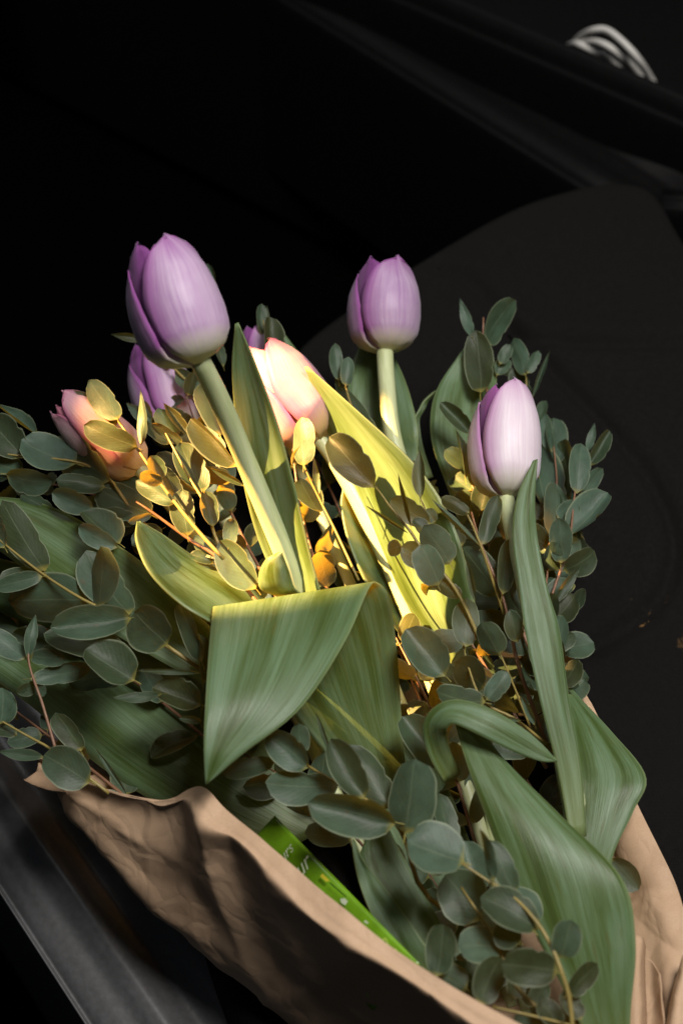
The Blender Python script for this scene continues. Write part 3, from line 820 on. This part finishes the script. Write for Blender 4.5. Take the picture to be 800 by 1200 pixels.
sprig('eucalyptus sprig lying over the broad strap leaf with a creased leaf', [(236, 785, .000), (200, 760, .006), (160, 735, .010), (128, 716, .014), (100, 704, .016), (52, 674, .018), (6, 638, .020), (-12, 622, .020)],
      [(6, 642, -18, 596, 32, 0, .020, .024), (52, 669, 4, 586, 40, 15, .018, .022), (50, 676, -6, 688, 22, 0, .020, .018), (56, 674, -2, 678, 30, 15, .014, .012), (102, 704, 10, 702, 62, -6, .008, .006),
       (116, 712, 117, 640, 36, -28, .018, .030), (151, 720, 102, 645, 46, 22, .012, .018), (154, 724, 59, 735, 40, 12, .018, .022), (196, 756, 158, 716, 54, -6, .014, .020, 'round'),
       (158, 797, 99, 762, 48, 4, .010, .016), (150, 772, 52, 742, 40, 10, .002, .006), (236, 776, 209, 706, 22, -15, .010, .022), (236, 788, 158, 786, 7, 0, .014, .016, 'pointed'),
       (190, 813, 131, 818, 13, 0, .010, .012, 'pointed'), (236, 826, 178, 806, 36, 18, .004, .006), (238, 800, 232, 742, 20, 30, .004, .012), (236, 845, 210, 842, 9, 0, .004, .006)], .088, 2.5, seed=3)

sprig('small eucalyptus sprig with narrow folded leaves drooping over the strap leaf', [(66, 880, .000), (50, 825, .008), (34, 775, .014), (38, 735, .018)],
      [(33, 772, 42, 720, 15, 10, .014, .022), (31, 772, -10, 738, 27, 8, .012, .018), (36, 768, 78, 775, 21, 12, .014, .016), (36, 795, 108, 783, 24, 14, .012, .014), (40, 805, 55, 812, 14, 0, .008, .008), (45, 800, 20, 812, 16, 0, .006, .006)], .074, 2.0, seed=4, red=True)

sprig('low eucalyptus sprig with one round leaf above the paper corner', [(128, 930, .000), (100, 908, .004), (62, 879, .008), (28, 860, .010), (-10, 838, .012)],
      [(106, 916, 51, 886, 47, -5, .008, .012, 'round'), (52, 888, -2, 880, 15, 0, .010, .010), (0, 848, 4, 806, 38, 8, .012, .018), (150, 935, 112, 876, 7, 0, .000, .008, 'pointed'), (20, 862, -16, 850, 18, 0, .006, .006), (95, 880, 66, 835, 26, 30, .002, .006)], .062, 2.2, seed=5)

sprig('sunlit eucalyptus sprig with golden leaves beside the tall tulip stem', [(330, 740, -.006), (262, 660, .000), (222, 632, .004), (178, 600, .008), (160, 588, .008)],
      [(220, 628, 214, 573, 29, -35, .008, .020), (268, 640, 273, 607, 19, 0, .008, .014), (300, 690, 257, 634, 40, 10, .000, .008), (258, 652, 228, 628, 22, 0, .000, .002), (250, 660, 222, 650, 14, 0, -.004, -.002), (178, 604, 150, 612, 10, 0, .006, .008), (160, 612, 122, 600, 22, 0, .000, .002), (190, 620, 155, 640, 24, 10, -.004, -.006)], .096, 2.6, seed=6, red=True)
sprig('eucalyptus sprig with half translucent leaves between the pink tulip and tall stem', [(262, 648, .000), (252, 628, .004), (240, 590, .010), (222, 560, .012), (206, 530, .014), (190, 500, .014)],
      [(250, 617, 240, 575, 21, 20, .008, .018), (236, 578, 212, 518, 36, 12, .010, .014), (232, 578, 198, 556, 11, 0, .010, .014), (214, 520, 178, 496, 14, -10, .012, .018), (206, 512, 186, 478, 22, 0, .008, .010), (225, 515, 192, 472, 14, 25, .008, .012),
       (200, 520, 170, 488, 22, 15, .004, .006), (178, 495, 166, 470, 14, 10, .006, .010), (186, 500, 148, 472, 16, 15, .004, .008), (214, 560, 186, 530, 26, 0, .000, .000), (250, 560, 232, 520, 20, 20, -.002, .000)], .098, 2.2, seed=7)
sprig('pair of long golden eucalyptus leaves touching the tall tulip stem', [(310, 620, .000), (296, 570, .006), (280, 546, .010), (250, 515, .010)],
      [(279, 546, 223, 491, 25, -10, .012, .018), (286, 570, 246, 548, 9, 0, .008, .012, 'pointed'), (262, 530, 232, 500, 20, 30, .002, .004), (270, 560, 232, 556, 22, 0, -.004, -.004), (258, 510, 235, 450, 24, 10, -.002, .002), (262, 490, 232, 446, 26, -10, -.006, -.004)], .106, 2.2, seed=8)

sprig('eucalyptus tip behind the tall lilac bloom, narrow leaf poking out', [(250, 470, .000), (212, 440, .006), (180, 402, .012), (160, 385, .016), (155, 360, .018)],
      [(170, 398, 130, 392, 10, 0, .012, .016, 'pointed'), (162, 372, 152, 354, 7, 0, .014, .016), (235, 455, 205, 432, 16, 0, .002, .006), (258, 470, 215, 440, 22, 20, -.002, .000), (262, 430, 252, 395, 12, 0, .0, .004), (200, 430, 190, 415, 14, 0, .004, .006), (252, 330, 243, 308, 8, 0, .006, .008)], .086, 1.6, seed=9)

sprig('budding eucalyptus tip with folded young leaves behind the pink white tulip', [(350, 520, .000), (335, 470, .006), (322, 430, .012), (312, 395, .016), (308, 375, .018)],
      [(320, 420, 315, 371, 25, 15, .014, .022), (306, 392, 307, 356, 13, 20, .012, .018), (310, 392, 313, 358, 8, -20, .010, .016), (322, 432, 328, 388, 16, 35, .006, .010), (345, 470, 332, 418, 20, 0, .000, .004)], .088, 1.6, seed=10)
sprig('small pale eucalyptus buds standing before the slim stemmed lilac tulip leaf', [(420, 500, .000), (408, 465, .004), (402, 440, .006), (398, 425, .008)],
      [(397, 446, 393, 402, 16, 10, .006, .014), (405, 452, 409, 418, 17, 10, .008, .014), (445, 520, 392, 440, 26, 35, .000, .004)], .090, 1.4, seed=11)

sprig('eucalyptus sprig throwing leaf shadows across the golden leaf', [(566, 760, -.018), (540, 702, -.006), (520, 673, .000), (492, 640, .006), (480, 622, .010), (460, 598, .014), (440, 570, .018)],
      [(439, 571, 385, 512, 41, 4, .020, .026), (481, 618, 466, 554, 6, 0, .014, .030, 'pointed'), (478, 625, 428, 592, 5, 0, .014, .020, 'pointed'), (504, 613, 457, 585, 28, 20, .004, .008), (527, 661, 497, 615, 38, -10, .006, .014), (513, 686, 492, 638, 35, 15, .010, .022),
       (505, 662, 470, 640, 30, 0, -.008, -.006), (500, 628, 484, 608, 16, 0, .002, .006), (470, 640, 454, 645, 20, 10, .000, .002), (540, 700, 505, 676, 20, 20, -.006, -.004)], .112, 2.4, seed=12)
sprig('eucalyptus twig with one upright golden leaf and edge on leaves', [(590, 720, -.020), (563, 640, .000), (545, 600, .008), (530, 590, .010)],
      [(492, 584, 492, 527, 17, 0, .012, .024), (562, 640, 505, 584, 8, 0, .006, .020, 'pointed'), (549, 602, 517, 582, 17, 0, .010, .012), (509, 612, 500, 596, 15, 0, .006, .010), (556, 705, 546, 654, 9, 0, .004, .018, 'pointed'), (540, 640, 520, 600, 24, 30, -.006, -.002)], .106, 1.8, seed=13, extra_stems=[[(520, 640, .000), (505, 612, .006), (492, 583, .012)]])
sprig('tiny golden leaved eucalyptus tip lying against the pink white tulip', [(420, 680, -.010), (392, 620, -.004), (372, 580, .000), (356, 545, .006), (350, 520, .008)],
      [(355, 546, 354, 488, 28, -12, .014, .024), (374, 580, 367, 534, 8, 0, .008, .016), (342, 545, 352, 522, 8, 20, .008, .018), (360, 545, 350, 530, 8, 0, .010, .012), (375, 600, 352, 560, 20, 25, -.008, -.006)], .104, 1.6, seed=14)

sprig('reddish eucalyptus stem with upright leaves just beside the pale lilac tulip stem', [(640, 870, -.020), (610, 790, -.008), (597, 735, .000), (588, 698, .006), (563, 637, .014), (552, 600, .016)],
      [(564, 638, 584, 580, 22, -20, .014, .024), (588, 696, 597, 632, 22, 18, .010, .018), (583, 698, 543, 640, 42, 10, .000, .004), (562, 600, 575, 560, 26, 0, .000, .004), (606, 752, 597, 714, 22, -15, .008, .018), (604, 690, 607, 645, 16, 30, .002, .006), (600, 640, 584, 606, 22, 30, -.004, .000), (620, 720, 600, 680, 20, 20, -.006, -.004)], .086, 2.6, seed=15, red=True)
sprig('eucalyptus sprig of small ovals, one catching a warm patch, beside dark strap leaf', [(640, 872, -.006), (602, 842, .002), (566, 822, .006), (548, 780, .008), (540, 740, .010)],
      [(545, 758, 548, 701, 33, 12, .012, .020), (584, 768, 564, 729, 32, -10, .016, .024), (522, 792, 474, 738, 46, 8, .004, .010), (568, 823, 511, 808, 31, 14, .012, .016), (569, 820, 596, 788, 25, 12, .012, .018), (566, 806, 533, 776, 38, -8, .006, .008), (610, 844, 556, 842, 8, 0, .006, .010), (626, 850, 610, 815, 9, 0, .006, .014), (540, 800, 505, 770, 26, 10, -.004, -.002)], .084, 2.0, seed=16, extra_stems=[[(620, 850, -.004), (598, 795, .008), (585, 765, .014)]])

sprig('eucalyptus top between the two lilac tulips, tallest leaves on the dark seat', [(600, 560, -.010), (575, 480, .000), (566, 425, .008), (566, 372, .018)],
      [(554, 396, 538, 349, 13, 0, .014, .022), (570, 402, 604, 352, 30, 5, .012, .018), (562, 460, 558, 387, 36, 5, .008, .016), (585, 426, 598, 404, 15, 15, .006, .010), (553, 508, 515, 472, 20, 15, .006, .012), (582, 440, 594, 420, 18, 10, .0, .002), (545, 560, 535, 505, 14, 25, .004, .010)], .078, 2.0, seed=17, red=True)
sprig('small rounded eucalyptus tip rising behind the pale lilac bloom', [(630, 560, -.010), (618, 480, .000), (616, 440, .006)],
      [(615, 440, 602, 396, 22, 5, .008, .014), (617, 437, 631, 411, 14, -8, .010, .014), (617, 465, 604, 430, 22, 0, .000, .004), (622, 468, 644, 411, 7, 0, .002, .012, 'pointed'), (598, 440, 588, 424, 14, 0, .002, .004), (626, 500, 640, 470, 14, 0, -.006, -.004)], .070, 1.8, seed=18)

sprig('eucalyptus sprig at the outer edge with the broadest leaves over the seat', [(660, 800, -.010), (648, 728, .000), (646, 700, .004), (658, 664, .008), (668, 625, .012), (673, 578, .014), (682, 545, .016)],
      [(674, 578, 681, 520, 27, 0, .014, .020), (690, 546, 713, 504, 18, 8, .012, .018), (688, 530, 696, 495, 10, 0, .012, .018), (679, 587, 706, 549, 20, 12, .010, .014), (668, 628, 711, 577, 33, -6, .010, .014), (656, 660, 655, 607, 28, -10, .014, .022), (660, 669, 696, 645, 30, 5, .006, .010), (648, 708, 680, 664, 12, 0, .008, .014), (650, 724, 674, 698, 34, 5, .002, .004), (650, 768, 660, 722, 26, 10, .000, .002), (659, 806, 676, 772, 26, 0, .000, .006)], .056, 2.0, seed=19, red=True)
sprig('dense eucalyptus sprig tucked right behind the pale lilac tulip and its leaf', [(640, 760, -.012), (640, 690, -.004), (645, 625, .002), (652, 570, .006), (648, 520, .010)],
      [(650, 545, 648, 490, 24, 5, .006, .010), (645, 530, 636, 484, 18, 0, .008, .012), (645, 612, 625, 522, 40, 8, .002, .006), (668, 585, 654, 518, 42, -8, .004, .008), (644, 628, 652, 568, 36, 6, .008, .012), (652, 535, 659, 495, 12, 0, .004, .006), (636, 660, 640, 610, 30, 0, .000, .002), (630, 620, 618, 585, 22, 0, .002, .004), (634, 610, 632, 590, 16, 0, .006, .008), (640, 700, 628, 640, 34, 10, -.002, .000), (645, 740, 660, 690, 30, 10, -.004, -.002), (645, 690, 668, 640, 30, 10, -.006, -.004), (668, 648, 640, 604, 38, 0, -.004, -.004), (690, 660, 662, 618, 26, 0, -.012, -.006)], .052, 2.0, seed=20, red=True)  # last two leaves added to stop a sun fleck reaching the seat

sprig('eucalyptus sprig with big overlapping ovals just above the green sachet', [(590, 1110, -.020), (500, 1050, -.010), (476, 988, .004), (462, 964, .008), (430, 938, .010), (385, 912, .010), (360, 897, .010)],
      [(362, 899, 313, 860, 37, 6, .010, .014), (322, 893, 259, 905, 24, -5, .004, .004), (396, 920, 311, 916, 38, 14, .006, .008), (427, 936, 387, 866, 38, -12, .014, .024), (456, 948, 408, 872, 44, 10, .006, .012), (386, 882, 370, 834, 6, 0, .010, .018, 'pointed'), (463, 964, 360, 942, 47, 12, .016, .020), (474, 976, 487, 889, 59, -4, .014, .026), (355, 882, 350, 848, 22, 10, .004, .008),
       (520, 900, 470, 840, 44, 10, -.016, -.012), (530, 990, 515, 930, 26, 20, -.004, .000)], .086, 3.2, seed=21)
sprig('thick bowed eucalyptus branch of blue green ovals before the biggest leaf', [(672, 1225, .004), (667, 1172, .010), (657, 1138, .014), (646, 1110, .016), (628, 1080, .018), (600, 1050, .018), (571, 1032, .018), (538, 1010, .020)],
      [(543, 1010, 477, 984, 58, 6, .020, .024), (576, 1032, 563, 971, 15, -20, .020, .034), (601, 1048, 574, 984, 30, 24, .014, .022), (631, 1088, 562, 1052, 44, 8, .014, .016), (655, 1122, 669, 1078, 36, 0, .014, .022), (653, 1140, 587, 1128, 46, 6, .018, .022), (609, 1105, 580, 1086, 32, 0, .010, .010), (625, 1090, 588, 1045, 44, 18, .004, .008), (665, 1165, 700, 1130, 26, 10, .004, .006), (680, 1195, 660, 1160, 24, 10, -.002, .000)], .088, 3.1, seed=22)
sprig('cluster of small round eucalyptus leaves above the paper at the wrap foot', [(690, 1225, .000), (640, 1190, .004), (600, 1150, .008), (582, 1105, .012), (564, 1076, .014), (540, 1040, .014)],
      [(561, 1176, 588, 1122, 38, -6, .016, .022), (586, 1112, 536, 1108, 44, 5, .012, .016), (510, 1144, 520, 1082, 37, 8, .008, .016), (562, 1078, 520, 1026, 60, 8, .002, .006), (546, 1160, 506, 1136, 38, 10, .004, .004), (600, 1128, 582, 1092, 32, 0, .008, .010), (622, 1180, 640, 1150, 24, 0, .002, .004), (655, 1205, 632, 1172, 28, 0, .006, .010), (600, 1170, 612, 1135, 26, 10, .0, .0), (560, 1050, 540, 985, 44, 12, -.006, -.002), (640, 1200, 600, 1196, 26, 0, .0, .002)], .078, 3.0, seed=23, extra_stems=[[(680, 1205, .006), (630, 1192, .010), (577, 1180, .012)]])
sprig('single blue green eucalyptus tip resting on the crinkled back paper', [(690, 1060, .000), (706, 1025, .002), (720, 1010, .004)],
      [(716, 1006, 748, 1043, 30, 5, .006, .002), (712, 1030, 690, 1050, 26, 0, .0, .0)], .040, 1.6, seed=24)

# sprigs deeper in the bouquet that fill the gaps
auto_sprig('shaded eucalyptus sprig deep below the pink tulip', [(300, 760, 0), (200, 640, .006), (110, 580, .012), (10, 560, .016)], 8, 58, .056, 31, 0.55)
auto_sprig('shaded eucalyptus sprig deep behind the tall tulip stem', [(360, 760, 0), (290, 640, .010), (245, 540, .020), (215, 455, .026)], 8, 54, .064, 32, 0.5)
auto_sprig('dim eucalyptus sprig low behind the leaf with rolled tip', [(420, 760, 0), (370, 660, .010), (350, 580, .016), (340, 500, .022)], 7, 50, .060, 33, 0.5)
auto_sprig('dim eucalyptus sprig under the creased leaf and broad straps', [(260, 880, 0), (160, 800, .006), (60, 740, .010), (-30, 690, .012)], 7, 66, .050, 34, 0.55)
auto_sprig('dark eucalyptus sprig in the gap below the golden leaf', [(600, 860, 0), (545, 740, .006), (510, 650, .012), (490, 560, .016)], 9, 52, .050, 35, 0.55)
auto_sprig('dark eucalyptus sprig behind the reddish twig and pale tulip stem', [(650, 860, 0), (610, 740, .004), (590, 640, .008), (570, 540, .012)], 8, 54, .040, 36, 0.55)
auto_sprig('eucalyptus sprig close to the seat beneath the broadest outer leaves', [(640, 840, 0), (640, 720, .002), (650, 620, .006), (664, 545, .008)], 8, 48, .030, 37, 0.6)
auto_sprig('dim eucalyptus sprig in the shadow above the sachet', [(520, 1150, 0), (440, 1010, .004), (360, 930, .008), (280, 880, .010)], 6, 70, .036, 38, 0.55)
auto_sprig('dim eucalyptus sprig under the cluster of small round leaves', [(690, 1240, 0), (610, 1150, .002), (540, 1080, .004), (500, 1020, .004)], 7, 56, .050, 39, 0.75)
auto_sprig('shaded eucalyptus sprig below the arching leaf beside the biggest leaf', [(560, 1000, 0), (530, 900, .004), (500, 820, .008), (460, 740, .010)], 6, 60, .044, 40, 0.55)
auto_sprig('low eucalyptus sprig peeking out under the left strap leaves over the sill gap', [(180, 960, 0), (80, 880, .004), (0, 820, .006), (-60, 780, .008)], 6, 56, .040, 41, 0.6)
auto_sprig('dark eucalyptus sprig beneath the arching leaf and pale tulip stem', [(690, 1080, 0), (640, 960, .004), (600, 880, .006), (570, 800, .008)], 7, 60, .026, 42, 0.55)
auto_sprig('dark eucalyptus sprig low between folded leaf and golden leaf', [(560, 960, 0), (500, 840, .004), (460, 740, .006), (430, 640, .008)], 8, 58, .028, 43, 0.55)
auto_sprig('dark eucalyptus sprig low behind the sunlit sprigs', [(400, 880, 0), (320, 720, .004), (260, 600, .008), (200, 510, .010)], 9, 56, .034, 44, 0.55)
auto_sprig('dark eucalyptus sprig deepest under the pink white tulip', [(500, 820, 0), (430, 680, .004), (390, 580, .008), (350, 500, .010)], 8, 54, .034, 45, 0.55)
auto_sprig('added eucalyptus sprig blocking sun in the gap beside the outer reddish twig', [(650, 850, 0), (632, 760, .006), (640, 680, .012), (652, 600, .016)], 8, 52, .046, 46, 0.65)  # this and the next sprigs added to block sun leaking through to the seat
auto_sprig('added eucalyptus sprig hidden in the gap behind the small ovals', [(640, 900, 0), (580, 800, .006), (540, 730, .012), (520, 660, .016)], 8, 56, .060, 47, 0.65)
auto_sprig('added eucalyptus sprig hidden under the pale lilac tulip', [(620, 760, 0), (580, 660, .006), (560, 600, .012), (548, 540, .016)], 7, 52, .058, 48, 0.6)
auto_sprig('added low eucalyptus sprig right against the seat by the paper edge', [(660, 900, 0), (650, 820, .006), (652, 760, .010), (662, 700, .014)], 7, 50, .034, 49, 0.65)
auto_sprig('added dense sun-blocking eucalyptus sprig crowded under the reddish twig leaves', [(640, 780, 0), (600, 720, .006), (580, 670, .010), (570, 630, .012)], 6, 54, .050, 50, 0.7)  # added in the beam's path to keep sun flecks off the seat
